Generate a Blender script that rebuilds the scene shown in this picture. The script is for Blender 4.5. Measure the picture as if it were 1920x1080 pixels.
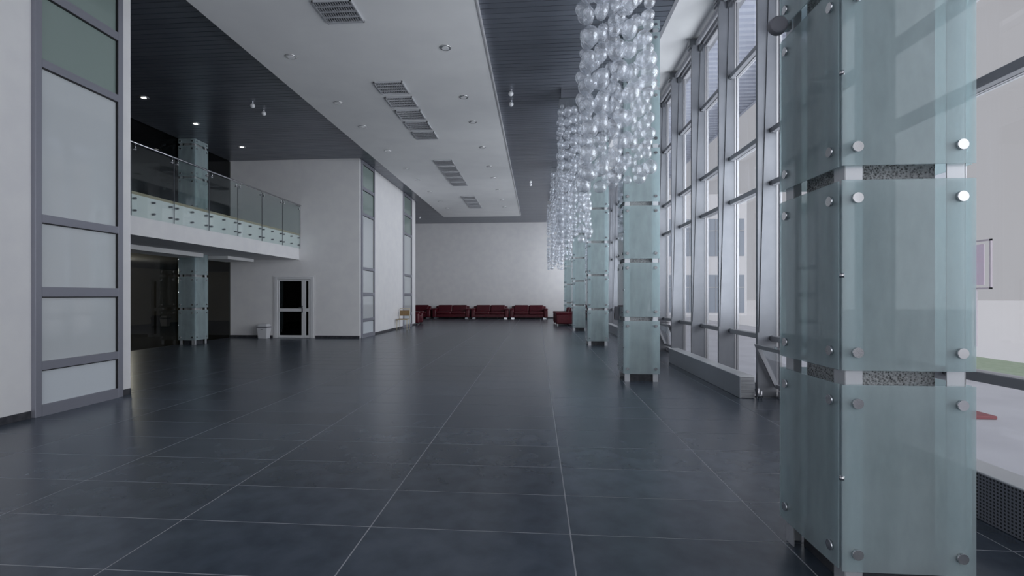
import bpy, bmesh, math, random
from mathutils import Vector, Matrix
random.seed(7)
PI = math.pi
S = bpy.context.scene
C = S.collection
for o in list(bpy.data.objects): bpy.data.objects.remove(o)

# ------------------------------------------------------------------ camera
cam = bpy.data.cameras.new('camera'); co = bpy.data.objects.new('camera', cam); C.objects.link(co)
YAW = math.atan(77 / 945)
co.location = (0, 0, 1.417); co.rotation_euler = (PI / 2, 0, YAW)
cam.sensor_fit = 'HORIZONTAL'; cam.sensor_width = 36; cam.lens = 36 * 945 / 1920
cam.shift_x = 30 / 1920; cam.shift_y = 14 / 1920
cam.clip_start = .05; cam.clip_end = 400
S.camera = co

SIDE_W = 104
# ------------------------------------------------------------------ sky, sun, exposure
w = bpy.data.worlds.new('sky'); S.world = w; w.use_nodes = True
bg = w.node_tree.nodes['Background']
bg.inputs['Color'].default_value = (.427, .424, .447, 1); bg.inputs['Strength'].default_value = 1.0
def sun(name, energy, direction, angle, col):
    l = bpy.data.lights.new(name, 'SUN'); l.energy = energy; l.angle = angle; l.color = col
    o = bpy.data.objects.new(name, l); C.objects.link(o)
    o.rotation_euler = Vector(direction).to_track_quat('-Z', 'Y').to_euler(); o.location = (20, 0, 20)
    return o
sun('sun', 2.2, (-.55, .80, -.22), math.radians(95), (.94, .965, 1))
al = bpy.data.lights.new('fill_end', 'AREA'); al.shape = 'RECTANGLE'; al.size = 8.6; al.size_y = 5.4; al.energy = 560; al.color = (.93, .96, 1)
ao = bpy.data.objects.new('fill_end', al); C.objects.link(ao); ao.location = (-1.3, -3.8, 2.9); ao.rotation_euler = (PI / 2, 0, PI)   # added fill lamp standing in for daylight from the glazed end behind the camera
# fill lamps added outside every second bay to strengthen daylight from the glazed side
for k in range(10):
    bl = bpy.data.lights.new('fill_side', 'AREA'); bl.shape = 'RECTANGLE'; bl.size = 2.9; bl.size_y = 4.4; bl.energy = SIDE_W * (.7 if k > 7 else 1); bl.color = (.90, .945, 1); bl.spread = math.radians(120)
    bo = bpy.data.objects.new('fill_side', bl); C.objects.link(bo); bo.location = (4.6, 2.5 + 3.0 * k, 3.0)
    bo.rotation_euler = Vector((-.83, .42, .36)).to_track_quat('-Z', 'Y').to_euler()
pl = bpy.data.lights.new('dark_room_fill', 'POINT'); pl.energy = 330; pl.shadow_soft_size = .3; pl.color = (1, .93, .8)  # added point light without a fixture, to lift the dark room
po = bpy.data.objects.new('dark_room_fill', pl); C.objects.link(po); po.location = (-15.5, 17.5, 2.2)
S.view_settings.view_transform = 'Standard'; S.view_settings.look = 'None'
S.view_settings.exposure = 0; S.view_settings.gamma = 1; S.view_settings.use_curve_mapping = False
S.cycles.transparent_max_bounces = 32

# ------------------------------------------------------------------ materials
def mat(name, base, rough=.5, metal=0, spec=.5, noise=None, bump=0, scale=8, coat=0, emit=None, vary=0):
    m = bpy.data.materials.new(name); m.use_nodes = True; nt = m.node_tree; b = nt.nodes['Principled BSDF']
    b.inputs['Base Color'].default_value = (*base, 1); b.inputs['Roughness'].default_value = rough
    b.inputs['Metallic'].default_value = metal; b.inputs['Specular IOR Level'].default_value = spec
    b.inputs['Coat Weight'].default_value = coat; b.inputs['Coat Roughness'].default_value = .05
    if emit: b.inputs['Emission Color'].default_value = (*emit[0], 1); b.inputs['Emission Strength'].default_value = emit[1]
    tc = nt.nodes.new('ShaderNodeTexCoord')
    if noise or bump:
        n = nt.nodes.new('ShaderNodeTexNoise'); n.inputs['Scale'].default_value = scale; n.inputs['Detail'].default_value = 6
        nt.links.new(tc.outputs['Object'], n.inputs['Vector'])
        if noise:
            mx = nt.nodes.new('ShaderNodeMix'); mx.data_type = 'RGBA'
            mx.inputs[6].default_value = (*base, 1); mx.inputs[7].default_value = (*noise, 1)
            r = nt.nodes.new('ShaderNodeMapRange'); r.inputs[1].default_value = .35; r.inputs[2].default_value = .65
            nt.links.new(n.outputs[0], r.inputs[0]); nt.links.new(r.outputs[0], mx.inputs[0]); nt.links.new(mx.outputs[2], b.inputs['Base Color'])
            out = mx.outputs[2]
            if vary:
                oi = nt.nodes.new('ShaderNodeObjectInfo'); hs = nt.nodes.new('ShaderNodeHueSaturation')
                r2 = nt.nodes.new('ShaderNodeMapRange'); r2.inputs[3].default_value = 1 - vary; r2.inputs[4].default_value = 1 + vary
                nt.links.new(oi.outputs['Random'], r2.inputs[0]); nt.links.new(r2.outputs[0], hs.inputs['Value'])
                nt.links.new(out, hs.inputs['Color']); nt.links.new(hs.outputs[0], b.inputs['Base Color'])
        if bump:
            bp = nt.nodes.new('ShaderNodeBump'); bp.inputs['Strength'].default_value = bump; bp.inputs['Distance'].default_value = .01
            nt.links.new(n.outputs[0], bp.inputs['Height']); nt.links.new(bp.outputs[0], b.inputs['Normal'])
    return m
M = {}
M['plaster'] = mat('white_plaster', (.82, .81, .815), .75, spec=.25, noise=(.78, .77, .785), bump=.03, scale=3)
M['soffit'] = mat('white_ceiling_paint', (.82, .82, .825), .7, spec=.25, noise=(.78, .78, .79), scale=1.5)
M['tile'] = mat('slate_floor_tile', (.048, .064, .088), .27, spec=.55, noise=(.078, .097, .127), bump=.05, scale=4.5, vary=.14)
M['grout'] = mat('grout', (.42, .43, .46), .9)
M['skirt'] = mat('dark_skirting_stone', (.03, .032, .04), .35, noise=(.07, .07, .08), scale=14)
M['slat'] = mat('dark_ceiling_slat', (.15, .165, .20), .30, metal=.45, spec=.6, noise=(.175, .19, .225), scale=2, vary=.08)
M['plenum'] = mat('plenum_black', (.008, .008, .01), .9)
M['frame'] = mat('grey_powder_coat', (.28, .285, .33), .4, metal=.3)
M['steel'] = mat('pale_brushed_steel', (.235, .245, .27), .42, metal=.3, noise=(.19, .20, .225), scale=2.2)
M['chrome'] = mat('polished_steel', (.72, .72, .74), .18, metal=1)
M['darksteel'] = mat('dark_bolt_steel', (.22, .23, .25), .3, metal=.9)
M['black'] = mat('plain_black', (.01, .01, .012), .5)
M['wframe'] = mat('white_window_frame', (.42, .42, .44), .4)
M['gframe'] = mat('grey_window_frame', (.34, .345, .37), .4, metal=.3)
M['radiator'] = mat('radiator_grey_enamel', (.36, .38, .42), .4, metal=.2)
M['radtop'] = mat('radiator_top_white', (.7, .71, .73), .35)
M['sofa'] = mat('dark_red_leather', (.095, .007, .015), .35, spec=.4, noise=(.065, .005, .011), bump=.2, scale=9)
M['red'] = mat('red_paint', (.30, .10, .11), .7)
M['pink'] = mat('pale_pink_print', (.86, .70, .84), .8, noise=(.84, .74, .86), scale=3)
M['wood'] = mat('beige_edge_trim', (.42, .35, .25), .5)
M['chairwood'] = mat('pale_chair_frame', (.60, .52, .38), .35)
M['chairfab'] = mat('tan_chair_fabric', (.27, .18, .09), .9, noise=(.22, .14, .07), scale=40)
M['binwhite'] = mat('white_bin_plastic', (.68, .68, .71), .45)
M['bingrey'] = mat('grey_bin_lid', (.22, .22, .25), .4)
M['door'] = mat('white_door_profile', (.72, .72, .74), .35)
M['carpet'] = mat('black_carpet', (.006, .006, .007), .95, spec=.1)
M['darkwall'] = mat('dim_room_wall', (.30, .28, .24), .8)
M['ground'] = mat('pale_paving', (.62, .62, .66), .9, noise=(.55, .55, .59), scale=1.2)
M['farground'] = mat('pale_gravel', (.88, .87, .88), .95)
M['poster_frame'] = mat('pale_sign_frame', (.62, .56, .62), .5)
M['grass'] = mat('lawn', (.34, .43, .30), .95, noise=(.42, .50, .38), scale=12)
M['build'] = mat('pale_render', (.80, .79, .80), .8)
M['bwin'] = mat('pale_blue_glass', (.30, .34, .40), .15)
M['canopy'] = mat('pale_metal_canopy', (.52, .54, .62), .5)
M['lamp'] = mat('lit_downlight', (.9, .9, .9), .3, emit=((1, .98, .95), 2.2))
M['lampdim'] = mat('downlight_reflector', (.75, .75, .75), .25, metal=.8)
M['globe'] = mat('white_globe', (.8, .8, .82), .3)
M['louver'] = mat('aluminium_louvre', (.62, .63, .66), .3, metal=.6)
M['troffer'] = mat('troffer_inside', (.12, .125, .14), .6)

def concrete():
    m = mat('rough_concrete', (.24, .23, .23), .9)
    nt = m.node_tree; b = nt.nodes['Principled BSDF']; tc = nt.nodes.new('ShaderNodeTexCoord')
    n = nt.nodes.new('ShaderNodeTexNoise'); n.inputs['Scale'].default_value = 55; n.inputs['Detail'].default_value = 8
    v = nt.nodes.new('ShaderNodeTexVoronoi'); v.inputs['Scale'].default_value = 90
    n2 = nt.nodes.new('ShaderNodeTexNoise'); n2.inputs['Scale'].default_value = 3
    nt.links.new(tc.outputs['Object'], n.inputs['Vector']); nt.links.new(tc.outputs['Object'], v.inputs['Vector']); nt.links.new(tc.outputs['Object'], n2.inputs['Vector'])
    a = nt.nodes.new('ShaderNodeMath'); a.operation = 'MULTIPLY'; nt.links.new(n.outputs[0], a.inputs[0]); nt.links.new(v.outputs[0], a.inputs[1])
    a2 = nt.nodes.new('ShaderNodeMath'); a2.operation = 'MULTIPLY'; nt.links.new(a.outputs[0], a2.inputs[0]); nt.links.new(n2.outputs[0], a2.inputs[1])
    r = nt.nodes.new('ShaderNodeValToRGB'); r.color_ramp.elements[0].position = .015; r.color_ramp.elements[0].color = (.06, .06, .06, 1)
    r.color_ramp.elements[1].position = .13; r.color_ramp.elements[1].color = (.50, .49, .50, 1)
    nt.links.new(a2.outputs[0], r.inputs[0]); nt.links.new(r.outputs[0], b.inputs['Base Color'])
    bp = nt.nodes.new('ShaderNodeBump'); bp.inputs['Strength'].default_value = .9; bp.inputs['Distance'].default_value = .02
    nt.links.new(a.outputs[0], bp.inputs['Height']); nt.links.new(bp.outputs[0], b.inputs['Normal'])
    return m
M['concrete'] = concrete()

def thin_glass(name, tint=(1, 1, 1), refl=.5, milk=0, milkcol=(.8, .8, .8), power=5, base=.035, rough=0.0, transl=0.5, smear=None):
    """thin pane: transparent + mirror by Fresnel, with an optional frosted (diffuse + translucent) share"""
    m = bpy.data.materials.new(name); m.use_nodes = True; nt = m.node_tree; N = nt.nodes; L = nt.links
    for n in list(N): N.remove(n)
    out = N.new('ShaderNodeOutputMaterial')
    tr = N.new('ShaderNodeBsdfTransparent'); tr.inputs[0].default_value = (*tint, 1)
    cur = tr.outputs[0]
    if milk:
        d = N.new('ShaderNodeBsdfDiffuse'); d.inputs[0].default_value = (*milkcol, 1)
        t = N.new('ShaderNodeBsdfTranslucent'); t.inputs[0].default_value = (*milkcol, 1)
        mx = N.new('ShaderNodeMixShader'); mx.inputs[0].default_value = transl; L.new(d.outputs[0], mx.inputs[1]); L.new(t.outputs[0], mx.inputs[2])
        m2 = N.new('ShaderNodeMixShader'); m2.inputs[0].default_value = milk; L.new(cur, m2.inputs[1]); L.new(mx.outputs[0], m2.inputs[2]); cur = m2.outputs[0]
        if smear:
            tc = N.new('ShaderNodeTexCoord'); mp = N.new('ShaderNodeMapping'); mp.inputs['Scale'].default_value = (3, 3, 1.2)
            nz = N.new('ShaderNodeTexNoise'); nz.inputs['Scale'].default_value = 2.2; nz.inputs['Detail'].default_value = 4
            L.new(tc.outputs['Object'], mp.inputs[0]); L.new(mp.outputs[0], nz.inputs['Vector'])
            rr = N.new('ShaderNodeMapRange'); rr.inputs[1].default_value = .3; rr.inputs[2].default_value = .7
            rr.inputs[3].default_value = milk - smear; rr.inputs[4].default_value = milk + smear
            L.new(nz.outputs[0], rr.inputs[0]); L.new(rr.outputs[0], m2.inputs[0])
    g = N.new('ShaderNodeBsdfGlossy'); g.inputs['Roughness'].default_value = rough; g.inputs[0].default_value = (.95, .97, 1, 1)
    lw = N.new('ShaderNodeLayerWeight'); lw.inputs['Blend'].default_value = .5
    p = N.new('ShaderNodeMath'); p.operation = 'POWER'; p.inputs[1].default_value = power; L.new(lw.outputs['Facing'], p.inputs[0])
    f = N.new('ShaderNodeMath'); f.operation = 'MULTIPLY_ADD'; f.inputs[1].default_value = refl; f.inputs[2].default_value = base
    L.new(p.outputs[0], f.inputs[0])
    mg = N.new('ShaderNodeMixShader'); L.new(f.outputs[0], mg.inputs[0]); L.new(cur, mg.inputs[1]); L.new(g.outputs[0], mg.inputs[2])
    L.new(mg.outputs[0], out.inputs[0]); return m
M['winglass'] = thin_glass('clear_window_glass', (.985, .99, .995), .9)
M['railglass'] = thin_glass('balustrade_glass', (.93, .965, .955), 1.0)
M['darkglass'] = thin_glass('dark_partition_glass', (.42, .43, .42), .6)
M['blackglass'] = thin_glass('black_door_glass', (.25, .28, .30), 1.0)
M['frost'] = thin_glass('frosted_green_glass', (.84, .93, .93), 1.0, milk=.44, milkcol=(.68, .755, .78), rough=.03, transl=.4, smear=.07)
M['bubble'] = thin_glass('bubble_glass', (.96, .97, .98), .62, milk=.22, milkcol=(.90, .91, .95), power=1.8, base=.08, transl=.5)
M['wallpane'] = mat('back_painted_glass', (.58, .61, .63), .06, spec=.6, coat=.3)
M['wallpane_low'] = mat('back_painted_white_glass', (.66, .70, .74), .1, spec=.5)
M['wallpane_high'] = mat('back_painted_green_glass', (.25, .315, .295), .06, spec=.6, coat=.3)

def perforated():
    m = mat('perforated_grille', (.34, .36, .40), .4, metal=.3); nt = m.node_tree; b = nt.nodes['Principled BSDF']
    tc = nt.nodes.new('ShaderNodeTexCoord'); mp = nt.nodes.new('ShaderNodeMapping'); mp.inputs['Scale'].default_value = (1, 42, 46)
    v = nt.nodes.new('ShaderNodeTexVoronoi'); v.inputs['Scale'].default_value = 1; v.inputs['Randomness'].default_value = 0
    nt.links.new(tc.outputs['Object'], mp.inputs[0]); nt.links.new(mp.outputs[0], v.inputs['Vector'])
    r = nt.nodes.new('ShaderNodeValToRGB'); r.color_ramp.elements[0].position = .28; r.color_ramp.elements[1].position = .36
    r.color_ramp.elements[0].color = (.03, .03, .035, 1); r.color_ramp.elements[1].color = (.26, .27, .31, 1)
    nt.links.new(v.outputs[0], r.inputs[0]); nt.links.new(r.outputs[0], b.inputs['Base Color'])
    return m
M['perf'] = perforated()

# ------------------------------------------------------------------ mesh helpers
class MB:
    def __init__(s): s.v = []; s.f = []
    def box(s, x0, y0, z0, x1, y1, z1):
        n = len(s.v)
        s.v += [(x, y, z) for z in (z0, z1) for x, y in ((x0, y0), (x1, y0), (x1, y1), (x0, y1))]
        s.f += [tuple(n + i for i in q) for q in ((3, 2, 1, 0), (4, 5, 6, 7), (0, 1, 5, 4), (1, 2, 6, 5), (2, 3, 7, 6), (3, 0, 4, 7))]
        return s
    def hexa(s, pts):            # 8 points: bottom ring, top ring
        n = len(s.v); s.v += [tuple(p) for p in pts]
        s.f += [tuple(n + i for i in q) for q in ((3, 2, 1, 0), (4, 5, 6, 7), (0, 1, 5, 4), (1, 2, 6, 5), (2, 3, 7, 6), (3, 0, 4, 7))]
        return s
    def bar(s, a, b, wx, wy):    # square bar between two points
        a, b = Vector(a), Vector(b); d = (b - a).normalized()
        u = d.cross(Vector((0, 0, 1)) if abs(d.z) < .9 else Vector((0, 1, 0))).normalized(); v = d.cross(u)
        ring = [(-1, -1), (1, -1), (1, 1), (-1, 1)]
        return s.hexa([a + u * i * wx / 2 + v * j * wy / 2 for i, j in ring] + [b + u * i * wx / 2 + v * j * wy / 2 for i, j in ring])
    def cyl(s, a, b, r, n=10, r2=None):
        a, b = Vector(a), Vector(b); d = (b - a).normalized(); r2 = r if r2 is None else r2
        u = d.cross(Vector((0, 0, 1)) if abs(d.z) < .9 else Vector((0, 1, 0))).normalized(); v = d.cross(u); k = len(s.v)
        for p, q in ((a, r), (b, r2)):
            s.v += [tuple(p + (u * math.cos(2 * PI * i / n) + v * math.sin(2 * PI * i / n)) * q) for i in range(n)]
        s.f += [(k + i, k + (i + 1) % n, k + n + (i + 1) % n, k + n + i) for i in range(n)]
        s.f += [tuple(k + n - 1 - i for i in range(n)), tuple(k + n + i for i in range(n))]
        return s
    def mesh(s, name, m=None, off=(0, 0, 0), smooth=False):
        me = bpy.data.meshes.new(name); ox, oy, oz = off
        me.from_pydata([(x - ox, y - oy, z - oz) for x, y, z in s.v], [], s.f)
        bm = bmesh.new(); bm.from_mesh(me); bmesh.ops.recalc_face_normals(bm, faces=bm.faces)
        if smooth:
            for f in bm.faces: f.smooth = len(f.verts) == 4
        bm.to_mesh(me); bm.free()
        if m: me.materials.append(M[m])
        return me
    def build(s, name, m, parent=None, bevel=0, smooth=False, seg=1):
        off = wloc(parent) if parent else (0, 0, 0)
        o = link(name, s.mesh(name, m, off, smooth), parent)
        if bevel:
            b = o.modifiers.new('edge', 'BEVEL'); b.width = bevel; b.segments = seg; b.limit_method = 'ANGLE'
            if seg > 1:
                for p in o.data.polygons: p.use_smooth = True
                o.data.set_sharp_from_angle(angle=math.radians(60))
        return o
def wloc(o):
    v = Vector((0, 0, 0))
    while o: v += o.location; o = o.parent
    return v
def link(name, data, parent=None, loc=(0, 0, 0)):
    o = bpy.data.objects.new(name, data); C.objects.link(o); o.location = loc; o.parent = parent; return o
def B(*a): return MB().box(*a)
def tag(o, label=None, cat=None, group=None, kind=None):
    for k, v in (('label', label), ('category', cat), ('group', group), ('kind', kind)):
        if v: o[k] = v
    return o
def thing(name, loc, label, cat, group=None, kind=None): return tag(link(name, None, None, loc), label, cat, group, kind)
def kids(o): return [c for c in KID.get(o.name, [])]
KID = {}
def copy_tree(o, parent=None):
    c = o.copy(); C.objects.link(c); c.parent = parent
    for ch in [x for x in ALL if x.parent == o]: copy_tree(ch, c)
    return c
ALL = []
def snap(): ALL[:] = list(bpy.data.objects)

# ------------------------------------------------------------------ constants of the hall
ZC = 5.95; XW = -5.83; Y0, YB, YC, YF = -4.0, 16.2, 23.83, 31.25
XG = -10.3; YP = 6.8; XWIN = 3.36; XFIN = 3.07; ZWC = 6.55

# ------------------------------------------------------------------ floor
fl = B(-19.4, Y0, -.25, 3.5, YF + .2, -.0012).build('floor', 'grout'); tag(fl, 'dark slate-grey tiled floor of the hall with pale joints', None, None, 'structure')
TX, TY, tx0, ty0 = 1.215, .581, .197, 3.016
tile_me = B(-TX / 2 + .0042, -TY / 2 + .0042, -.0012, TX / 2 - .0042, TY / 2 - .0042, 0).mesh('tile', 'tile')
cells = []
for i in range(-9, 3):
    for j in range(-11, 49):
        x0 = tx0 + i * TX; y0 = ty0 + j * TY
        x1, y1 = x0 + TX, y0 + TY
        if x1 > 3.5: x1 = 3.5
        if x1 < XG: continue
        x0 = max(x0, XG)
        if YB < y0 + .01 and y1 < YC and x1 < XW: continue
        if y1 <= YP and x1 < XW - .5: continue
        cells.append((x0, y0, x1, y1))
def in_view(c):
    x, y = (c[0] + c[2]) / 2, (c[1] + c[3]) / 2
    if y < .9: return False
    return -1.15 < x / y < 1.05 and y > 2
near = sorted([c for c in cells if in_view(c) and abs((c[2] - c[0]) - TX) < .01], key=lambda c: math.hypot((c[0] + c[2]) / 2, (c[1] + c[3]) / 2))[:300]
nset = set(near)
for c in near: link('tile', tile_me, fl, ((c[0] + c[2]) / 2, (c[1] + c[3]) / 2, 0))
rest = MB()
for c in cells:
    if c not in nset: rest.box(c[0] + .0042, c[1] + .0042, -.0012, c[2] - .0042, c[3] - .0042, 0)
rest.box(-12.2, YC + .1, -.0012, tx0 - 9 * TX - .003, YF, 0)
rt = rest.build('tiles', 'tile', fl); rt['kind'] = 'stuff'

# ------------------------------------------------------------------ ceiling: slats under a dark plenum
ce = B(-19.4, Y0, ZC + .03, 2.12, YF + .2, ZC + .25).build('ceiling', 'plenum'); tag(ce, 'dark linear metal ceiling of narrow slats over the hall', None, None, 'structure')
P = .1475; slen = {}
j = 0; y = -3.9
while y + P < YF:
    xl = -10.28 if y + P < YB else (XW + .02 if y < YC + .03 else -12)
    if xl not in slen: slen[xl] = B(xl, .006, -.02, 2.1, P - .009, .03).mesh('slat', 'slat')
    link('slat', slen[xl], ce, (0, y, ZC + .0)); y += P
tr = B(2.1, Y0, ZC - .025, 2.16, YF, ZWC).build('trim_1', 'gframe'); tag(tr, 'thin grey edge strip along the dark slatted ceiling', None, None, 'structure')
wc = B(2.16, Y0, ZWC, 3.5, YF, ZWC + .2).build('ceiling', 'soffit'); tag(wc, 'white painted ceiling strip above the window wall', None, None, 'structure')
# white dropped soffit, slab with raised fascia
sf = MB(); sf.box(-5.11, Y0, 5.73, -.90, 27.4, 5.93)
so = sf.build('ceiling', 'soffit'); tag(so, 'long white dropped ceiling panel down the middle of the hall', None, None, 'structure')
B(-.90, Y0, 5.722, -.875, 27.4, 5.83).build('edge_strip', 'wframe', so)

# ------------------------------------------------------------------ walls
H = ZC + .1
wl = B(XW - .4, Y0, 0, XW, YP, H).build('wall_left', 'plaster'); tag(wl, 'white plastered pier wall nearest on the left', None, None, 'structure')
B(-19.4, YP - .6, 0, XW - .4, YP - .4, H).build('wall_side', 'plaster')['kind'] = 'structure'
# block (stair core): front wall with door opening, side wall
DX0, DX1, DZ = -8.75, -7.40, 2.045
blk = MB(); blk.box(XG - .05, YB, 0, DX0, YB + .2, H).box(DX1, YB, 0, XW, YB + .2, H).box(DX0, YB, DZ, DX1, YB + .2, H)
blk.box(XW - .2, YB + .2, 0, XW, YC, H).box(-12.2, YC - .2, 0, XW - .2, YC, H)
bw = blk.build('wall_middle', 'plaster'); tag(bw, 'white walls of the projecting core beside the balcony', None, None, 'structure')
B(-12.4, YC - .2, 0, -12.2, YF, H).build('wall_corner', 'plaster')['kind'] = 'structure'
wf = B(-12.4, YF, 0, 3.5, YF + .2, H + .8).build('wall_far', 'plaster'); tag(wf, 'white end wall behind the red sofas', None, None, 'structure')
for xx in (-6.66, -2.6): B(xx, YF - .004, .09, xx + .012, YF, ZC - .1).build('wall_joint', 'soffit', wf)
# dark room beyond the partition and stair room behind the door
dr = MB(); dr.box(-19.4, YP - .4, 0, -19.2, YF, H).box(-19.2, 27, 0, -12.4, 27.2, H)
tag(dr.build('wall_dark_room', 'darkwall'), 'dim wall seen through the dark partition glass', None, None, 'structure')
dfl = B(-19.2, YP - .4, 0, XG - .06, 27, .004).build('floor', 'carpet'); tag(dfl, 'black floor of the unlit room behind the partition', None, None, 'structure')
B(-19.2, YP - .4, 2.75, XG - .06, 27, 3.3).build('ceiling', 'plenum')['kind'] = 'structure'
sr = MB(); sr.box(-10.3, YB + 3.4, 0, XW - .2, YB + 3.6, 3.3).box(-10.3, YB + .2, 3.0, XW - .2, YB + 3.4, 3.1).box(-10.35, YB + .2, 0, -10.2, YB + 3.4, 3.1)
sr.build('wall_stair', 'darkwall')['kind'] = 'structure'
st = thing('staircase', (-7.9, YB + 1.2, 0), 'dim staircase behind the glass of the white door', 'stairs')
for k in range(8): B(-8.5 + k * .28, YB + 1.6, k * .17, -8.22 + k * .28, YB + 2.8, (k + 1) * .17).build('step', 'troffer', st)
mb = MB().bar((-9.0, YB + 1.5, 1.45), (-6.6, YB + 1.5, .35), .05, .05); mb.build('handrail', 'bingrey', st)

# skirting: stone pieces
def skirting(name, label, a, b, n, out, h=.085, t=.015):
    a, b = Vector(a), Vector(b); L = (b - a).length; cnt = max(1, round(L / .6)); d = (b - a) / cnt
    base = thing(name, tuple(a), label, None, None, 'structure')
    o = Vector(out) * t; dd = d.normalized() * .003
    p, q = dd, d - dd; lo = [Vector((min(p[i], q[i], p[i] + o[i], q[i] + o[i])) for i in range(3)), Vector((max(p[i], q[i], p[i] + o[i], q[i] + o[i])) for i in range(3))]
    me = B(lo[0].x, lo[0].y, .001, lo[1].x, lo[1].y, h).mesh('tile', 'skirt')
    for k in range(cnt): link('tile', me, base, tuple(d * k))
skirting('baseboard_left', 'dark stone skirting along the near left wall', (XW, Y0 + .05, 0), (XW, 5.36, 0), 8, (1, 0, 0))
skirting('baseboard_left', 'dark stone skirting at the corner of the near left wall', (XW, 6.63, 0), (XW, YP, 0), 1, (1, 0, 0))
skirting('baseboard_middle', 'dark stone skirting left of the white door', (XG, YB, 0), (DX0 - .06, YB, 0), 1, (0, -1, 0))
skirting('baseboard_middle', 'dark stone skirting right of the white door', (DX1 + .06, YB, 0), (XW, YB, 0), 1, (0, -1, 0))
skirting('baseboard_middle', 'dark stone skirting between the two far framed glass strips', (XW, 17.66, 0), (XW, 21.5, 0), 1, (1, 0, 0))
skirting('baseboard_middle', 'dark stone skirting at the far corner by the armchair', (XW, 23.03, 0), (XW, YC, 0), 1, (1, 0, 0))
skirting('baseboard_far', 'dark stone skirting along the end wall', (-12, YF, 0), (2.9, YF, 0), 1, (0, -1, 0))

# framed frosted glass strips on the left walls
def strip_panel(y0, y1, label):
    x = -5.775; r = thing('framed_glass_panel', (XW, y0, 0), label, 'glass panel', 'tall framed glass strips on the left wall')
    sw = .082
    B(XW, y0, 0, x, y0 + sw, ZC - .03).build('stile', 'frame', r, .004)
    B(XW, y1 - sw, 0, x, y1, ZC - .03).build('stile', 'frame', r, .004)
    rails = [(0, .133), (.542, .642), (1.402, 1.517), (2.273, 2.369), (4.096, 4.192), (4.945, 5.056), (5.80, ZC - .03)]
    for a, b in rails: B(XW, y0 + sw, a, x - .001, y1 - sw, b).build('rail', 'frame', r)
    for k in range(6):
        m = 'wallpane_low' if k == 0 else ('wallpane_high' if k > 3 else 'wallpane')
        p = B(XW, y0 + sw, rails[k][1], x - .035, y1 - sw, rails[k + 1][0]).build('pane', m, r)
        if k == 0: p['label'] = 'whiter bottom pane'
        g = MB(); a, b = rails[k][1], rails[k + 1][0]
        g.box(x - .036, y1 - sw - .012, a, x - .006, y1 - sw, b).box(x - .036, y0 + sw, b - .012, x - .006, y1 - sw, b)  # dark strips lining the far and upper reveals of the recessed pane
        g.build('dark_reveal', 'black', p)
strip_panel(5.37, 6.613, 'tall grey-framed strip of frosted glass panes on the nearest left wall')
strip_panel(16.30, 17.62, 'tall narrow framed glass strip at the corner right of the white door')
strip_panel(21.56, 23.0, 'farthest framed glass strip, behind the tan chair')

# ------------------------------------------------------------------ door in the block wall
d = thing('door_1', (-8.08, YB, 0), 'white-framed glass door with narrow side light right of the bin', None, None, 'structure')
yd0, yd1 = YB - .03, YB + .07
fr = MB(); fr.box(DX0, yd0, 0, DX0 + .10, yd1, DZ).box(DX1 - .10, yd0, 0, DX1, yd1, DZ).box(DX0 + .10, yd0, DZ - .09, DX1 - .10, yd1, DZ)
fr.build('door_frame', 'door', d, .004)
def leaf(x0, x1, w0, name):
    L = MB(); y0, y1 = YB - .015, YB + .04; z1 = DZ - .095
    L.box(x0, y0, .01, x0 + w0, y1, z1).box(x1 - w0, y0, .01, x1, y1, z1)
    for a, b in ((.01, .09), (.885, .985), (z1 - .05, z1)): L.box(x0 + w0, y0, a, x1 - w0, y1, b)
    l = L.build(name, 'door', d, .003)
    for a, b in ((.09, .885), (.985, z1 - .05)): B(x0 + w0, YB + .01, a, x1 - w0, YB + .018, b).build('pane', 'blackglass', l)
    return l
lf = leaf(DX0 + .103, -7.74, .07, 'door_leaf')
h = MB().box(-7.80, YB - .07, 1.0, -7.77, YB - .015, 1.03).box(-7.88, YB - .075, 1.0, -7.77, YB - .058, 1.03).box(-7.80, YB - .025, .85, -7.765, YB - .015, 1.08)
h.build('handle', 'darksteel', lf)
leaf(-7.735, DX1 - .103, .07, 'side_light')
B(DX0 - .05, YB - .012, 0, DX0, YB - .001, DZ + .05).build('architrave', 'plaster', d); B(DX1, YB - .012, 0, DX1 + .05, YB - .001, DZ + .05).build('architrave', 'plaster', d)
B(DX0, YB - .012, DZ, DX1, YB - .001, DZ + .05).build('architrave', 'plaster', d)

# ------------------------------------------------------------------ dark glass partition (ground floor and balcony floor)
gp = thing('glass_partition', (XG, YP - .4, 0), 'dark glass partition wall behind the balcony, ground floor and upper floor', 'partition')
yy = YP - .4; n = 4; step = (YB - yy) / n
for k in range(n):
    a, b = yy + k * step, yy + (k + 1) * step
    B(XG - .02, a + .004, .002, XG, b - .004, 2.60).build('pane', 'darkglass', gp)
    B(XG - .02, a + .004, 3.46, XG, b - .004, ZC - .03).build('pane', 'darkglass', gp)
B(XG - .04, yy, 0, XG + .005, YB, .002).build('track', 'black', gp)

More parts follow.
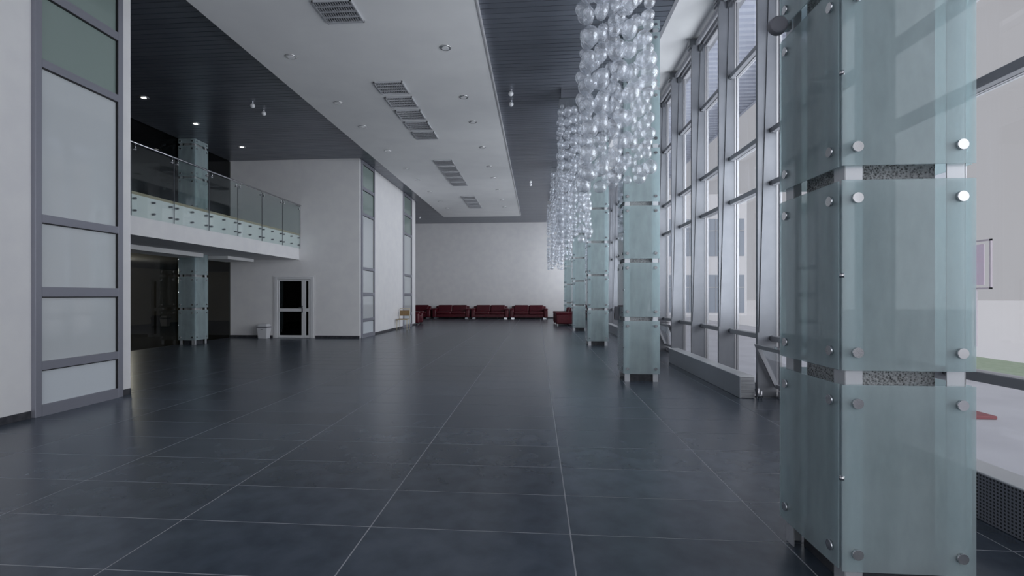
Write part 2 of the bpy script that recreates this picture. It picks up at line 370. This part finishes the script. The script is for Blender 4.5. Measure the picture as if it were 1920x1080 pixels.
# ------------------------------------------------------------------ balcony
XBAL = -7.90
bal = thing('balcony', (XBAL, 11.5, 2.6), 'white balcony slab on the left with beige floor edge', 'balcony')
def holed(z0, z1, xr, name, m):
    hx0, hx1, hy0, hy1 = -10.29, -9.75, 13.66, 14.30
    MB().box(XG + .01, YP - .38, z0, xr, hy0, z1).box(XG + .01, hy1, z0, xr, YB - .002, z1).box(hx1, hy0, z0, xr, hy1, z1).build(name, m, bal)
holed(2.61, 3.41, XBAL, 'slab', 'plaster')
B(XBAL - .12, YP - .38, 3.41, XBAL + .008, YB - .002, 3.465).build('edge_trim', 'wood', bal)
holed(3.41, 3.44, XBAL - .12, 'floor_finish', 'bingrey')
B(XG + .05, 9.0, 2.50, -9.45, 13.6, 2.61).build('beam', 'soffit', bal)
B(XG + .05, 14.5, 2.52, -9.3, 15.9, 2.61).build('beam', 'soffit', bal)
gb = thing('glass_balustrade', (-7.86, 11.5, 2.96), 'glass balustrade with steel handrail on the balcony edge', 'balustrade')
xg = -7.86; js = [16.181 - 1.168 * k for k in range(9)]
for k in range(8):
    b, a = js[k], js[k + 1]
    p = B(xg, a + .006, 2.975, xg + .012, b - .006, 4.37).build('glass_panel', 'railglass', gb)
    B(xg - .0005, a + .003, 2.975, xg + .0125, a + .008, 4.37).build('polished_edge', 'darksteel', p); B(xg - .0005, b - .008, 2.975, xg + .0125, b - .003, 4.37).build('polished_edge', 'darksteel', p)
    for t in (.08, .5, .92):
        yb = a + (b - a) * t
        for zb in (3.085, 3.32):
            MB().cyl((xg - .03, yb, zb), (xg + .035, yb, zb), .021, 12).build('bolt', 'darksteel', p, smooth=True)
    for t in (.07, .93):
        yb = a + (b - a) * t
        c = MB().cyl((xg - .015, yb, 4.28), (xg + .035, yb, 4.28), .022, 10).cyl((xg + .03, yb, 4.28), (xg + .03, yb, 4.38), .008, 6)
        c.build('rail_bracket', 'chrome', p, smooth=True)
MB().cyl((xg + .03, js[-1], 4.40), (xg + .03, 16.17, 4.40), .021, 14).build('handrail', 'chrome', gb, smooth=True)

# ------------------------------------------------------------------ ceiling fittings
dl_me = MB().cyl((0, 0, -.012), (0, 0, .0), .095, 24, .11).mesh('ring', 'lampdim', smooth=True)
dl_in = MB().cyl((0, 0, -.016), (0, 0, -.0125), .055, 20).mesh('lens', 'lamp')
dl_in2 = MB().cyl((0, 0, -.016), (0, 0, -.0125), .062, 20).mesh('lens', 'globe')
def downlight(x, y, z, label, grp, lit=True):
    t = thing('downlight', (x, y, z), label, 'downlight', grp)
    link('ring', dl_me, t); link('lens', dl_in if lit else dl_in2, t)
ya = [8.77, 10.96, 12.54, 14.70, 16.87, 18.47, 20.62, 22.8, 24.6]
ordn = ['nearest', 'second', 'third', 'fourth', 'fifth', 'sixth', 'seventh', 'eighth', 'farthest']
for k, yv in enumerate(ya):
    downlight(-4.43, yv, 5.73, '%s downlight of the left row in the white dropped ceiling' % ordn[k], 'downlights in the white ceiling', False)
    downlight(-1.59, yv - .1, 5.73, '%s downlight of the right row in the white dropped ceiling' % ordn[k], 'downlights in the white ceiling', False)
for k, yv in enumerate([9.0, 10.79, 12.54, 14.62]):
    if k: downlight(-8.93, yv, ZC - .02, 'lit downlight in the dark ceiling above the balcony, %s along the row' % ['', 'first in view', 'middle', 'farthest'][k], 'downlights in the dark ceiling', True)
def troffer(y, label):
    t = thing('louvre_light', (-3.0, y + .3, 5.73), label, 'ceiling light', 'louvred lights in the white ceiling')
    x0, x1, z1 = -3.29, -2.70, 5.729
    B(x0 + .01, y + .01, z1 - .004, x1 - .01, y + .59, z1).build('tray', 'troffer', t)
    f = MB().box(x0, y, z1 - .03, x0 + .02, y + .6, z1).box(x1 - .02, y, z1 - .03, x1, y + .6, z1).box(x0, y, z1 - .03, x1, y + .02, z1).box(x0, y + .58, z1 - .03, x1, y + .6, z1)
    f.build('frame', 'louver', t)
    for k in range(4):
        yy = y + .035 + k * .142; b = MB().box(x0 + .02, yy + .085, z1 - .028, x1 - .02, yy + .122, z1 - .004)
        for q in range(15):
            xx = x0 + .035 + q * .037; b.box(xx, yy, z1 - .028, xx + .006, yy + .085, z1 - .004)
        b.build('louvre', 'louver', t)
ty = [7.12] + [9.93 + .78 * k for k in range(5)] + [15.85 + .78 * k for k in range(5)] + [21.7 + .78 * k for k in range(4)]
tl = ['single louvred light nearest, alone in the white ceiling'] + ['louvred light, %s of the middle run of five in the white ceiling' % o for o in ordn[:4] + ['last']] + \
     ['louvred light, %s of the far run of five in the white ceiling' % o for o in ordn[:4] + ['last']] + ['louvred light, %s of the small run closest to the end wall' % o for o in ordn[:3] + ['last']]
for yv, l in zip(ty, tl): troffer(yv, l)
def globe(x, y, label):
    t = thing('globe_light', (x, y, ZC - .02), label, 'light', 'small white globes on the dark ceiling')
    bm = bmesh.new(); bmesh.ops.create_uvsphere(bm, u_segments=16, v_segments=10, radius=.055, matrix=Matrix.Translation((0, 0, -.07)))
    for f in bm.faces: f.smooth = True
    me = bpy.data.meshes.new('globe'); bm.to_mesh(me); bm.free(); me.materials.append(M['globe']); link('globe', me, t)
    link('base', MB().cyl((0, 0, -.03), (0, 0, 0), .03, 12).mesh('base', 'chrome'), t)
for x, y, l in [(-6.64, 11.3, 'small white globe on dark ceiling left of the white panel, nearer of two'), (-6.65, 11.8, 'small white globe on dark ceiling left of the white panel, farther of two'),
                (-.575, 11.09, 'small white globe right of the white panel, nearer of the near pair'), (-.60, 11.7, 'small white globe right of the white panel, farther of the near pair'),
                (-.258, 19.78, 'tiny white globe right of the white panel, nearer of the far pair'), (-.262, 20.3, 'tiny white globe right of the white panel, farther of the far pair'), (-6.67, 28.3, 'tiny white globe near the end wall, left')]:
    globe(x, y, l)

# ------------------------------------------------------------------ glass-clad columns
ZG = [(.13, 1.0), (1.067, 1.955), (2.022, 2.89), (2.957, 3.835), (3.90, 4.775), (4.84, 5.72), (5.785, ZC - .03)]
W = .59; CD = .61
bolt_me = {}
def bolt(parent, p, d):
    key = d
    if key not in bolt_me:
        m = MB(); dv = Vector(d); m.cyl(-dv * .035, dv * 0, .009, 8).cyl(dv * .0, dv * .012, .024, 18).cyl(-dv * .016, -dv * .01, .022, 14)
        bolt_me[key] = m.mesh('bolt', 'chrome', smooth=True)
    link('bolt', bolt_me[key], parent, p)
def make_column(loc, label, wx=W, wy=CD):
    r = thing('glass_clad_column', loc, label, 'column', 'glass-clad columns', None)
    k = .105
    core = MB().box(k, k, 0, wx - k, wy - k, ZC - .005)
    link('concrete_core', core.mesh('concrete_core', 'concrete'), r)
    link('base_shade', MB().box(k - .012, k - .012, 0, wx - k + .012, wy - k + .012, .12).mesh('base_shade', 'skirt'), r)  # dark sleeve added round the core, painting the shade below the glass
    for sx in (0, 1):
        for sy in (0, 1):
            ax = .028 if sx == 0 else wx - .028; ay = .028 if sy == 0 else wy - .028
            dx = .082 if sx == 0 else -.082; dy = .082 if sy == 0 else -.082; t = .006
            def rng(a, b): return (min(a, b), max(a, b))
            x0, x1 = rng(ax, ax + dx); y0, y1 = rng(ay, ay + (t if dy > 0 else -t))
            x2, x3 = rng(ax, ax + (t if dx > 0 else -t)); y2, y3 = rng(ay, ay + dy)
            g = MB().box(x0, y0, 0, x1, y1, ZC - .005).box(x2, y2, 0, x3, y3, ZC - .005)
            link('corner_angle', g.mesh('corner_angle', 'steelpost'), r)
    for (a, b) in ZG:
        hgt = b - a
        sides = [((.004, 0, a), (wx - .004, .008, b), (0, -1, 0)), ((.004, wy - .008, a), (wx - .004, wy, b), (0, 1, 0)),
                 ((0, .028, a), (.008, wy - .028, b), (-1, 0, 0)), ((wx - .008, .028, a), (wx, wy - .028, b), (1, 0, 0))]
        for lo, hi, nn in sides:
            p = link('glass_panel', B(*lo, *hi).mesh('glass_panel', 'frost'), r)
            bv = p.modifiers.new('edge', 'BEVEL'); bv.width = .0015; bv.segments = 1
            zs = [a + .085, b - .085] if hgt > .4 else [a + .06]
            for zb in zs:
                if nn[0] == 0:
                    for xb in (.068, wx - .068): bolt(p, (xb, 0 if nn[1] < 0 else wy, zb), nn)
                else:
                    for yb in (.085, wy - .085): bolt(p, (0 if nn[0] < 0 else wx, yb, zb), nn)
        if hgt > .4:
            zc = (a + b) / 2
            cl = MB().cyl((-.002, .012, zc), (.014, -.0, zc), .012, 10); link('corner_clip', cl.mesh('corner_clip', 'chrome', smooth=True), r)
    for i in range(len(ZG) - 1):
        zc = (ZG[i][1] + ZG[i + 1][0]) / 2; c = MB()
        for x, y in ((.034, .034), (wx - .034 - .02, .034), (.034, wy - .054), (wx - .054, wy - .054)): c.box(x, y, zc - .02, x + .02, y + .02, zc + .02)
        link('clip', c.mesh('clip', 'black'), r)
    return r
M['steelpost'] = mat('satin_corner_steel', (.66, .67, .70), .35, metal=.5)
col = make_column((1.413, 2.47, 0), 'nearest frosted-glass-clad column, large at the right')
snap()
names = ['second glass-clad column, standing behind the nearest bubble chandelier', 'third glass-clad column from the camera, in the right row', 'fourth glass-clad column in the right row', 'last glass-clad column in the right row, near the end wall']
for k, l in enumerate(names):
    c = copy_tree(col); c.location = (1.413, 2.47 + 5.95 * (k + 1), 0); c['label'] = l
make_column((-10.27, 13.68, 0), 'glass-clad column under and behind the balcony', .50, .60)

# spotlight clamped to near column, socket box on second
sp = thing('clamp_spotlight', (1.36, 2.95, 2.92), 'round grey spotlight clamped to the upper left of the nearest column', 'spotlight')
MB().cyl((1.345, 2.92, 2.93), (1.345, 2.965, 2.93), .046, 20, .052).build('lamp_head', 'bingrey', sp, .006, True)
MB().box(1.34, 2.93, 2.90, 1.412, 2.96, 2.95).build('bracket', 'chrome', sp)
bx = thing('junction_box', (1.36, 8.9, 1.1), 'small dark box on the left side of the second column', 'box')
B(1.345, 8.84, .99, 1.412, 8.96, 1.225).build('housing', 'bingrey', bx, .006)
B(1.338, 8.86, 1.01, 1.345, 8.94, 1.20).build('cover', 'darksteel', bx, .002)

# ------------------------------------------------------------------ window wall: posts and bays
fy = [7.30 + 1.5 * k for k in range(-7, 16)]
fin = thing('steel_post', (XFIN, 0, 0), '', 'post', 'steel posts of the window wall')
zt = ZWC - .03
m1 = MB().box(XFIN, 0, .0, XFIN + .25, .012, zt).box(XFIN, .04, 0, XFIN + .25, .052, zt).box(XFIN, .012, 0, XFIN + .012, .04, zt)
link('web', m1.mesh('web', 'steel', (XFIN, 0, 0)), fin)
m2 = MB().box(XFIN - .006, -.004, 0, XFIN + .008, .056, zt); link('nose', m2.mesh('nose', 'steel', (XFIN, 0, 0)), fin)
m3 = MB().hexa([(XFIN + .008, -.016, .9), (XFIN + .020, -.016, .9), (XFIN + .020, 0, .9), (XFIN + .008, 0, .9), (XFIN + .165, -.016, zt), (XFIN + .177, -.016, zt), (XFIN + .177, 0, zt), (XFIN + .165, 0, zt)])
link('rib', m3.mesh('rib', 'steel', (XFIN, 0, 0)), fin)
m4 = MB().box(XFIN - .03, -.03, 0, XFIN + .26, .14, .012).cyl((XFIN - .01, -.015, .012), (XFIN - .01, -.015, .04), .012, 8)
link('foot_plate', m4.mesh('foot_plate', 'darksteel', (XFIN, 0, 0)), fin)
m5 = MB().box(XFIN - .05, -.02, zt - .13, XFIN + .12, .13, zt - .02).cyl((XFIN - .02, -.03, zt - .16), (XFIN - .02, .14, zt - .16), .03, 12).box(XFIN + .12, -.05, zt - .26, XFIN + .2, 0, zt - .14)
link('top_bracket', m5.mesh('top_bracket', 'darksteel', (XFIN, 0, 0)), fin)
snap()
def post_label(y):
    if y > 7: return 'grey steel post %s of the near radiator' % {7.3: 'at the near end', 8.8: 'behind the middle', 10.3: 'at the far end'}[round(y, 1)] if y < 11 else None
first = True
for k, yv in enumerate(fy):
    c = fin if first else copy_tree(fin); first = False
    c.location = (XFIN, yv, 0)
    i = k - 7
    if i >= 0: lab = 'grey steel window post, %s counting away from the near radiator end' % ['first', 'second', 'third', 'fourth', 'fifth', 'sixth', 'seventh', 'eighth', 'ninth', 'tenth', 'eleventh', 'twelfth', 'thirteenth', 'fourteenth', 'fifteenth', 'sixteenth'][i]
    else: lab = 'grey steel window post beside or behind the nearest column, %s before the near radiator' % ['first', 'second', 'third', 'fourth', 'fifth', 'sixth', 'seventh'][-i - 1]
    c['label'] = lab
ZR = [.82, 2.98, 3.715, 5.10]; ZTOP = 6.39
hop = {6, 10, 11}           # bays with an open hopper sash at the bottom (index into fy)
def window_bay(k, y0, y1):
    r = thing('window_%d' % (k + 1), (XWIN, y0, 0), 'tall window bay %d of the glazed wall' % (k + 1), None, None, 'structure')
    a, b = y0 + .054, y1
    f = MB()
    for ya_, yb_ in ((a, a + .035), (b - .035, b)): f.box(XWIN - .016, ya_, .06, XWIN + .016, yb_, ZTOP)
    f.box(XWIN - .04, a + .035, .02, XWIN + .04, b - .035, .09).box(XWIN - .04, a + .035, ZTOP - .05, XWIN + .04, b - .035, ZTOP)
    f.build('frame', 'wframe', r)
    for z in ZR:
        B(XWIN - .03, a + .035, z - .03, XWIN + .03, b - .035, z + .03).build('glazing_bar', 'wframe', r)
        t = B(XWIN - .13, a - .02, z - .038, XWIN - .055, b, z + .035).build('transom', 'gframe', r, .006)
        q = MB().cyl((XWIN - .10, b - .045, z), (XWIN - .10, b - .002, z), .042, 12); q.build('socket', 'darksteel', t, smooth=True)
    lev = [.09] + ZR + [ZTOP - .05]
    for i in range(5):
        z0, z1 = lev[i] + (.03 if i else 0), lev[i + 1] - (.03 if i < 4 else 0)
        if i == 0 and k in hop:
            # tilted hopper sash, hinged at the bottom, top edge leaning into the room
            xt, xb, zb, ztp = XWIN - .33, XWIN - .06, .14, .74; sash = MB()
            def X(z): return xb + (xt - xb) * (z - zb) / (ztp - zb)
            for ys in (a + .05, b - .085):
                sash.hexa([(X(zb) - .03, ys, zb), (X(zb) + .03, ys, zb), (X(zb) + .03, ys + .045, zb), (X(zb) - .03, ys + .045, zb),
                           (X(ztp) - .03, ys, ztp), (X(ztp) + .03, ys, ztp), (X(ztp) + .03, ys + .045, ztp), (X(ztp) - .03, ys + .045, ztp)])
            sash.box(X(zb) - .03, a + .095, zb, X(zb) + .03, b - .085, zb + .05).box(X(ztp) - .03, a + .095, ztp - .05, X(ztp) + .03, b - .085, ztp)
            so_ = sash.build('hopper_sash', 'gframe', r)
            MB().hexa([(X(.19) - .004, a + .095, .19), (X(.19) + .004, a + .095, .19), (X(.19) + .004, b - .085, .19), (X(.19) - .004, b - .085, .19),
                       (X(.69) - .004, a + .095, .69), (X(.69) + .004, a + .095, .69), (X(.69) + .004, b - .085, .69), (X(.69) - .004, b - .085, .69)]).build('pane', 'winglass', so_)
            MB().box(xt - .05, (a + b) / 2 - .04, ztp, xt + .25, (a + b) / 2 + .04, ztp + .03).build('latch', 'chrome', so_)
            continue
        B(XWIN - .006, a + .035, z0, XWIN + .006, b - .035, z1).build('pane', 'winglass', r)
for k in range(len(fy) - 1): window_bay(k, fy[k], fy[k + 1])
tb = B(3.26, Y0, ZTOP, 3.5, YF, ZWC).build('trim_2', 'gframe'); tag(tb, 'grey beam above the window bays', None, None, 'structure')
tb2 = MB().cyl((3.17, Y0, ZWC - .13), (3.17, YF, ZWC - .13), .045, 12).build('trim_3', 'gframe', smooth=True); tag(tb2, 'round tube running along the top of the window wall', None, None, 'structure')
sl = B(3.3, Y0, -.02, 3.5, YF, .02).build('trim_4', 'gframe'); tag(sl, 'low sill under the window wall', None, None, 'structure')
# glazed end behind the camera
rb = thing('window_back', (0, Y0, 0), 'glazed end wall behind the camera', None, None, 'structure')
for k in range(7):
    x = -5.83 + k * 1.5; B(x, Y0 - .1, 0, x + .12, Y0 + .1, H).build('post', 'steel', rb)
for z in [0.0] + ZR[:] + [5.95]: B(-5.83, Y0 - .05, z, 3.4, Y0 + .05, z + .07).build('transom', 'gframe', rb)
for k in range(6): B(-5.71 + k * 1.5, Y0 - .006, .07, -4.33 + k * 1.5, Y0 + .006, 5.94).build('pane', 'winglass', rb)

# ------------------------------------------------------------------ radiators
def radiator(y0, y1, label):
    r = thing('radiator', (2.9, y0, 0), label, 'radiator', 'low convector radiators under the windows')
    x0, x1, z0, z1 = 2.785, 2.955, .004, .305
    n = max(1, round((y1 - y0) / 1.2)); L = (y1 - y0) / n
    for k in range(n):
        B(x0, y0 + k * L + (.0015 if k else 0), z0, x0 + .012, y0 + (k + 1) * L, z1 - .012).build('front_panel', 'perf' if y0 < 3 else 'radiator', r)
    B(x0 - .004, y0, z1 - .012, x1 + .03, y1, z1).build('top', 'radtop', r, .003)
    e = MB()
    for q in range(17): e.box(x0 + .02, y0 - .004, .012 + q * .017, x1 + .02, y0 + .004, .023 + q * .017)
    e.box(x0 + .0125, y0, z0, x0 + .02, y0 + .01, z1 - .012).box(x1 + .02, y0, z0, x1 + .028, y0 + .01, z1 - .012)
    e.build('end_grille', 'louver', r)
    B(x0 + .02, y0 + .012, z0, x1 + .02, y1 - .01, z1 - .013).build('heating_core', 'bingrey', r)
    B(x0 + .012, y1 - .01, z0, x1 + .028, y1, z1 - .012).build('end_panel', 'radiator', r)
radiator(7.2, 10.95, 'long grey radiator casing on the floor beyond the nearest column')
radiator(1.2, 4.95, 'perforated grey radiator casing right of the nearest column')
radiator(16.9, 20.6, 'far radiator casing glimpsed between the columns')
# pipes by near radiator end
pp = thing('radiator_pipes', (3.0, 7.12, 0), 'small valve and pipes at the near end of the long radiator', 'pipe')
MB().cyl((3.0, 7.12, 0), (3.0, 7.12, .16), .01, 8).cyl((3.04, 7.12, 0), (3.04, 7.12, .12), .01, 8).build('pipe', 'chrome', pp, smooth=True)
MB().cyl((2.985, 7.12, .05), (3.055, 7.12, .05), .02, 10).build('valve', 'darksteel', pp, smooth=True)

# ------------------------------------------------------------------ bubble chandeliers
bm = bmesh.new(); bmesh.ops.create_icosphere(bm, subdivisions=3, radius=1.0)
bmesh.ops.create_cone(bm, cap_ends=True, segments=6, radius1=.12, radius2=.05, depth=.25, matrix=Matrix.Translation((0, 0, 1.06)))
for f in bm.faces: f.smooth = True
bub = bpy.data.meshes.new('glass_bubble'); bm.to_mesh(bub); bm.free(); bub.materials.append(M['bubble'])
def chandelier(y, label, seed):
    R = random.Random(seed); r = thing('bubble_chandelier', (.82, y, ZC - .02), label, 'chandelier', 'glass bubble chandeliers')
    link('mount_box', B(-.30, -.30, -.22, .30, .30, 0).mesh('mount_box', 'chrome'), r)
    link('mount_plate', B(-.34, -.34, -.235, .34, .34, -.22).mesh('mount_plate', 'darksteel'), r)
    pts = []; W = MB(); n = 0
    for i in range(5):
        for j in range(5):
            if (i, j) in ((2, 2), (1, 3), (3, 1)): continue
            pts.append(((i - 2) * .145 + R.uniform(-.03, .03), (j - 2) * .15 + R.uniform(-.03, .03)))
    for sx, sy in pts:
        zb = -3.34 + R.choice((0, .05, .1, .17, .24)); z = zb + .05; W.cyl((sx, sy, -.235), (sx, sy, zb + .05), .0012, 3)
        while z < -.32 and n < 299:
            rad = R.choice((.046, .055, .062, .069, .076, .088))
            o = link('glass_bubble', bub, r, (sx + R.uniform(-.012, .012), sy + R.uniform(-.012, .012), z))
            o.scale = (rad, rad, rad * R.uniform(.92, 1.08)); n += 1; z += R.uniform(.205, .275)
    wo = link('wires', W.mesh('wires', 'darksteel'), r); wo['kind'] = 'stuff'
cl = ['nearest glass bubble chandelier, with the largest bubbles, in front of the second column', 'second glass bubble chandelier, hanging beyond the second column', 'third glass bubble chandelier, reaching lower in view behind the second', 'farthest glass bubble chandelier, its tip before the end wall']
for k in range(4): chandelier(5.42 + 5.95 * k, cl[k], 11 + k)

# ------------------------------------------------------------------ sofas
def soft(name, m, parent, *box, bev=.05):
    return B(*box).build(name, m, parent, bev, seg=3)
def make_sofa(n, wid, label, dep=.92):
    r = thing('sofa' if n > 1 else 'armchair', (0, 0, 0), label, 'sofa' if n > 1 else 'armchair', 'dark red leather seating')
    h2 = wid / 2; aw = .24
    soft('base', 'sofa', r, -h2 + aw, .08, .09, h2 - aw, dep, .30, bev=.03)
    for s in (-1, 1):
        x0, x1 = sorted((s * h2, s * (h2 - aw)))
        a = soft('armrest', 'sofa', r, x0, .02, .08, x1, dep - .05, .56, bev=.06)
        soft('arm_pad', 'sofa', a, x0 - .01, .0, .53, x1 + .01, dep - .15, .63, bev=.045)
    w2 = (wid - 2 * aw) / n
    for k in range(n):
        x0 = -h2 + aw + k * w2
        soft('seat_cushion', 'sofa', r, x0 + .006, .03, .28, x0 + w2 - .006, dep - .22, .45, bev=.05)
        b = MB().hexa([(x0 + .006, dep - .34, .42), (x0 + w2 - .006, dep - .34, .42), (x0 + w2 - .006, dep - .12, .42), (x0 + .006, dep - .12, .42),
                       (x0 + .006, dep - .24, .83), (x0 + w2 - .006, dep - .24, .83), (x0 + w2 - .006, dep - .04, .83), (x0 + .006, dep - .04, .83)])
        b.build('back_cushion', 'sofa', r, .06, seg=3)
    soft('backrest', 'sofa', r, -h2 + .1, dep - .16, .08, h2 - .1, dep, .76, bev=.04)
    for s in (-1, 1):
        for yy in (.08, dep - .12): B(s * (h2 - .18) - .09, yy, 0, s * (h2 - .18) + .09, yy + .05, .085).build('foot', 'chrome', r)
    return r
s0 = make_sofa(2, 2.28, 'dark red two-seat sofa right, nearest the windows, along the end wall')
s0.location = (-.50, 30.2, 0)
snap()
for x, y, l in ((-2.85, 30.2, 'dark red two-seat sofa, middle one along the end wall'), (-5.22, 30.2, 'dark red two-seat sofa left of the middle one along the end wall'),
                (-7.62, 30.2, 'dark red sofa at the end wall, half hidden behind the corner')):
    c = copy_tree(s0); c.location = (x, y, 0); c['label'] = l
a0 = make_sofa(1, 1.0, 'dark red armchair showing its side just past the far wall corner')
a0.location = (-5.68, 24.5, 0); a0.rotation_euler = (0, 0, PI / 2)
snap()
for x, y, l in ((.86, 24.2, 'dark red armchair seen from its side beside the fourth column'), (.80, 25.35, 'dark red armchair behind the side-on one near the windows')):
    c = copy_tree(a0); c.location = (x, y, 0); c.rotation_euler = (0, 0, -PI / 2); c['label'] = l

# ------------------------------------------------------------------ chair by the far glass strip
ch = thing('chair', (-5.53, 20.5, 0), 'pale-framed chair with tan seat and backrest against the left wall', 'chair')
x0, x1, yb, yf = -5.74, -5.32, 20.72, 20.30
for xx in (x0, x1):
    MB().cyl((xx, yf, 0), (xx, yf, .42), .013, 8).build('leg', 'chairwood', ch, smooth=True)
    MB().cyl((xx, yb + .03, 0), (xx, yb, .44), .013, 8).cyl((xx, yb, .44), (xx, yb + .06, .86), .013, 8).build('leg', 'chairwood', ch, smooth=True)
MB().cyl((x0, yb + .06, .86), (x1, yb + .06, .86), .014, 8).build('top_rail', 'chairwood', ch, smooth=True)
MB().hexa([(x0 + .01, yb + .0, .57), (x1 - .01, yb + .0, .57), (x1 - .01, yb + .03, .57), (x0 + .01, yb + .03, .57), (x0 + .01, yb + .03, .79), (x1 - .01, yb + .03, .79), (x1 - .01, yb + .06, .79), (x0 + .01, yb + .06, .79)]).build('backrest', 'chairfab', ch, .006)
B(x0 - .01, yf - .02, .415, x1 + .02, yb - .01, .425).build('seat_frame', 'chairwood', ch, .004)
B(x0 + .01, yf, .42, x1, yb - .03, .455).build('seat', 'chairfab', ch, .012, seg=2)

# ------------------------------------------------------------------ bins
def bin_(x, y, lab, body, lid, nm='waste_bin'):
    r = thing(nm, (x, y, 0), lab, 'bin')
    a, b, h = .145, .175, .36
    MB().hexa([(x - a, y - .11, 0), (x + a, y - .11, 0), (x + a, y + .11, 0), (x - a, y + .11, 0), (x - b, y - .14, h), (x + b, y - .14, h), (x + b, y + .14, h), (x - b, y + .14, h)]).build('body', body, r, .012, seg=2)
    MB().box(x - b - .008, y - .148, h - .01, x + b + .008, y + .148, h + .035).build('rim', lid, r, .006)
    MB().hexa([(x - b + .01, y - .14, h + .035), (x + b - .01, y - .14, h + .035), (x + b - .01, y + .14, h + .035), (x - b + .01, y + .14, h + .035),
               (x - .10, y - .12, h + .12), (x + .155, y - .12, h + .12), (x + .155, y + .12, h + .12), (x - .10, y + .12, h + .12)]).build('swing_lid', body, r, .01)
    B(x - .03, y - .153, h - .07, x + .03, y - .12, h - .05).build('catch', lid, r)
bin_(-8.98, 15.95, 'white waste bin with grey swing lid left of the white door', 'binwhite', 'bingrey')
bin_(-17.1, 21.95, 'dim grey bin seen through the dark partition glass', 'bingrey', 'black')
bin_(-17.75, 22.2, 'black bin beside the grey bin behind the partition glass', 'black', 'black')

# ------------------------------------------------------------------ outside
g = B(-60, -60, -.5, 160, 180, -.27).build('ground', 'farground'); tag(g, 'pale paving outside', None, None, 'structure')
gv = B(10.6, -40, -.27, 100, 110, -.1).build('ground', 'farground'); tag(gv, 'bright gravel yard beyond the lawn', None, None, 'structure')
pv = B(3.5, -40, -.27, 10.6, 110, -.1).build('pavement', 'ground'); tag(pv, 'pale grey paving outside the windows', None, None, 'structure')
gr = B(8.7, -6, -.1, 10.6, 13.5, -.06).build('lawn', 'grass'); tag(gr, 'thin strip of lawn beyond the paving', 'lawn', None, 'stuff')
ca = thing('canopy', (4.5, 0, 6.5), 'ribbed pale canopy outside above the windows', 'canopy')
B(3.52, -6, 6.52, 5.6, 34, 6.62).build('deck', 'canopy', ca)
cr = MB(); yv = -6
while yv < 34: cr.box(3.52, yv, 6.46, 5.6, yv + .09, 6.53); yv += .22
ro = cr.build('ribs', 'canopy', ca); ro['kind'] = 'stuff'
B(5.6, -6, 6.44, 5.68, 34, 6.7).build('fascia', 'canopy', ca)
bd = thing('building', (13, 42, 0), 'pale building with large dark windows seen through the glazed wall', 'building')
B(8.5, 40, -.1, 16, 52, 9.2).build('wall', 'build', bd)
for z0_, z1_ in ((.1, 3.0), (4.45, 7.3)):
    for xx, ww in ((9.0, 1.4), (11.1, 1.2), (12.9, 1.5), (14.9, .9)):
        f = B(xx, 39.95, z0_, xx + ww, 40, z1_).build('window', 'bwin', bd)
        MB().box(xx, 39.92, z0_ + 1.9, xx + ww, 39.95, z0_ + 1.98).box(xx + ww / 2, 39.92, z0_, xx + ww / 2 + .06, 39.95, z1_).build('bar', 'wframe', f)
sg = thing('notice_board', (13, 15.2, -.1), 'faint pink poster board standing outside, right of the nearest column', 'sign')
fb = MB().box(13, 15.6, 3.0, 13.05, 17.2, 3.05).box(13, 15.6, 1.6, 13.05, 17.2, 1.65).box(13, 15.6, 1.6, 13.05, 15.65, 3.05).box(13, 17.15, 1.6, 13.05, 17.2, 3.05)
fb.build('frame', 'poster_frame', sg)
B(13.02, 15.85, 1.72, 13.04, 17.0, 2.92).build('poster', 'pink', sg)
for yv in (16.1, 16.8): B(13.0, yv, -.1, 13.05, yv + .05, 1.6).build('leg', 'poster_frame', sg)
rm = thing('red_slab', (5.6, 6.8, -.1), 'small flat red slab lying on the paving outside', 'slab')
B(5.15, 6.62, -.1, 5.6, 6.92, -.055).build('plate', 'red', rm, .01)
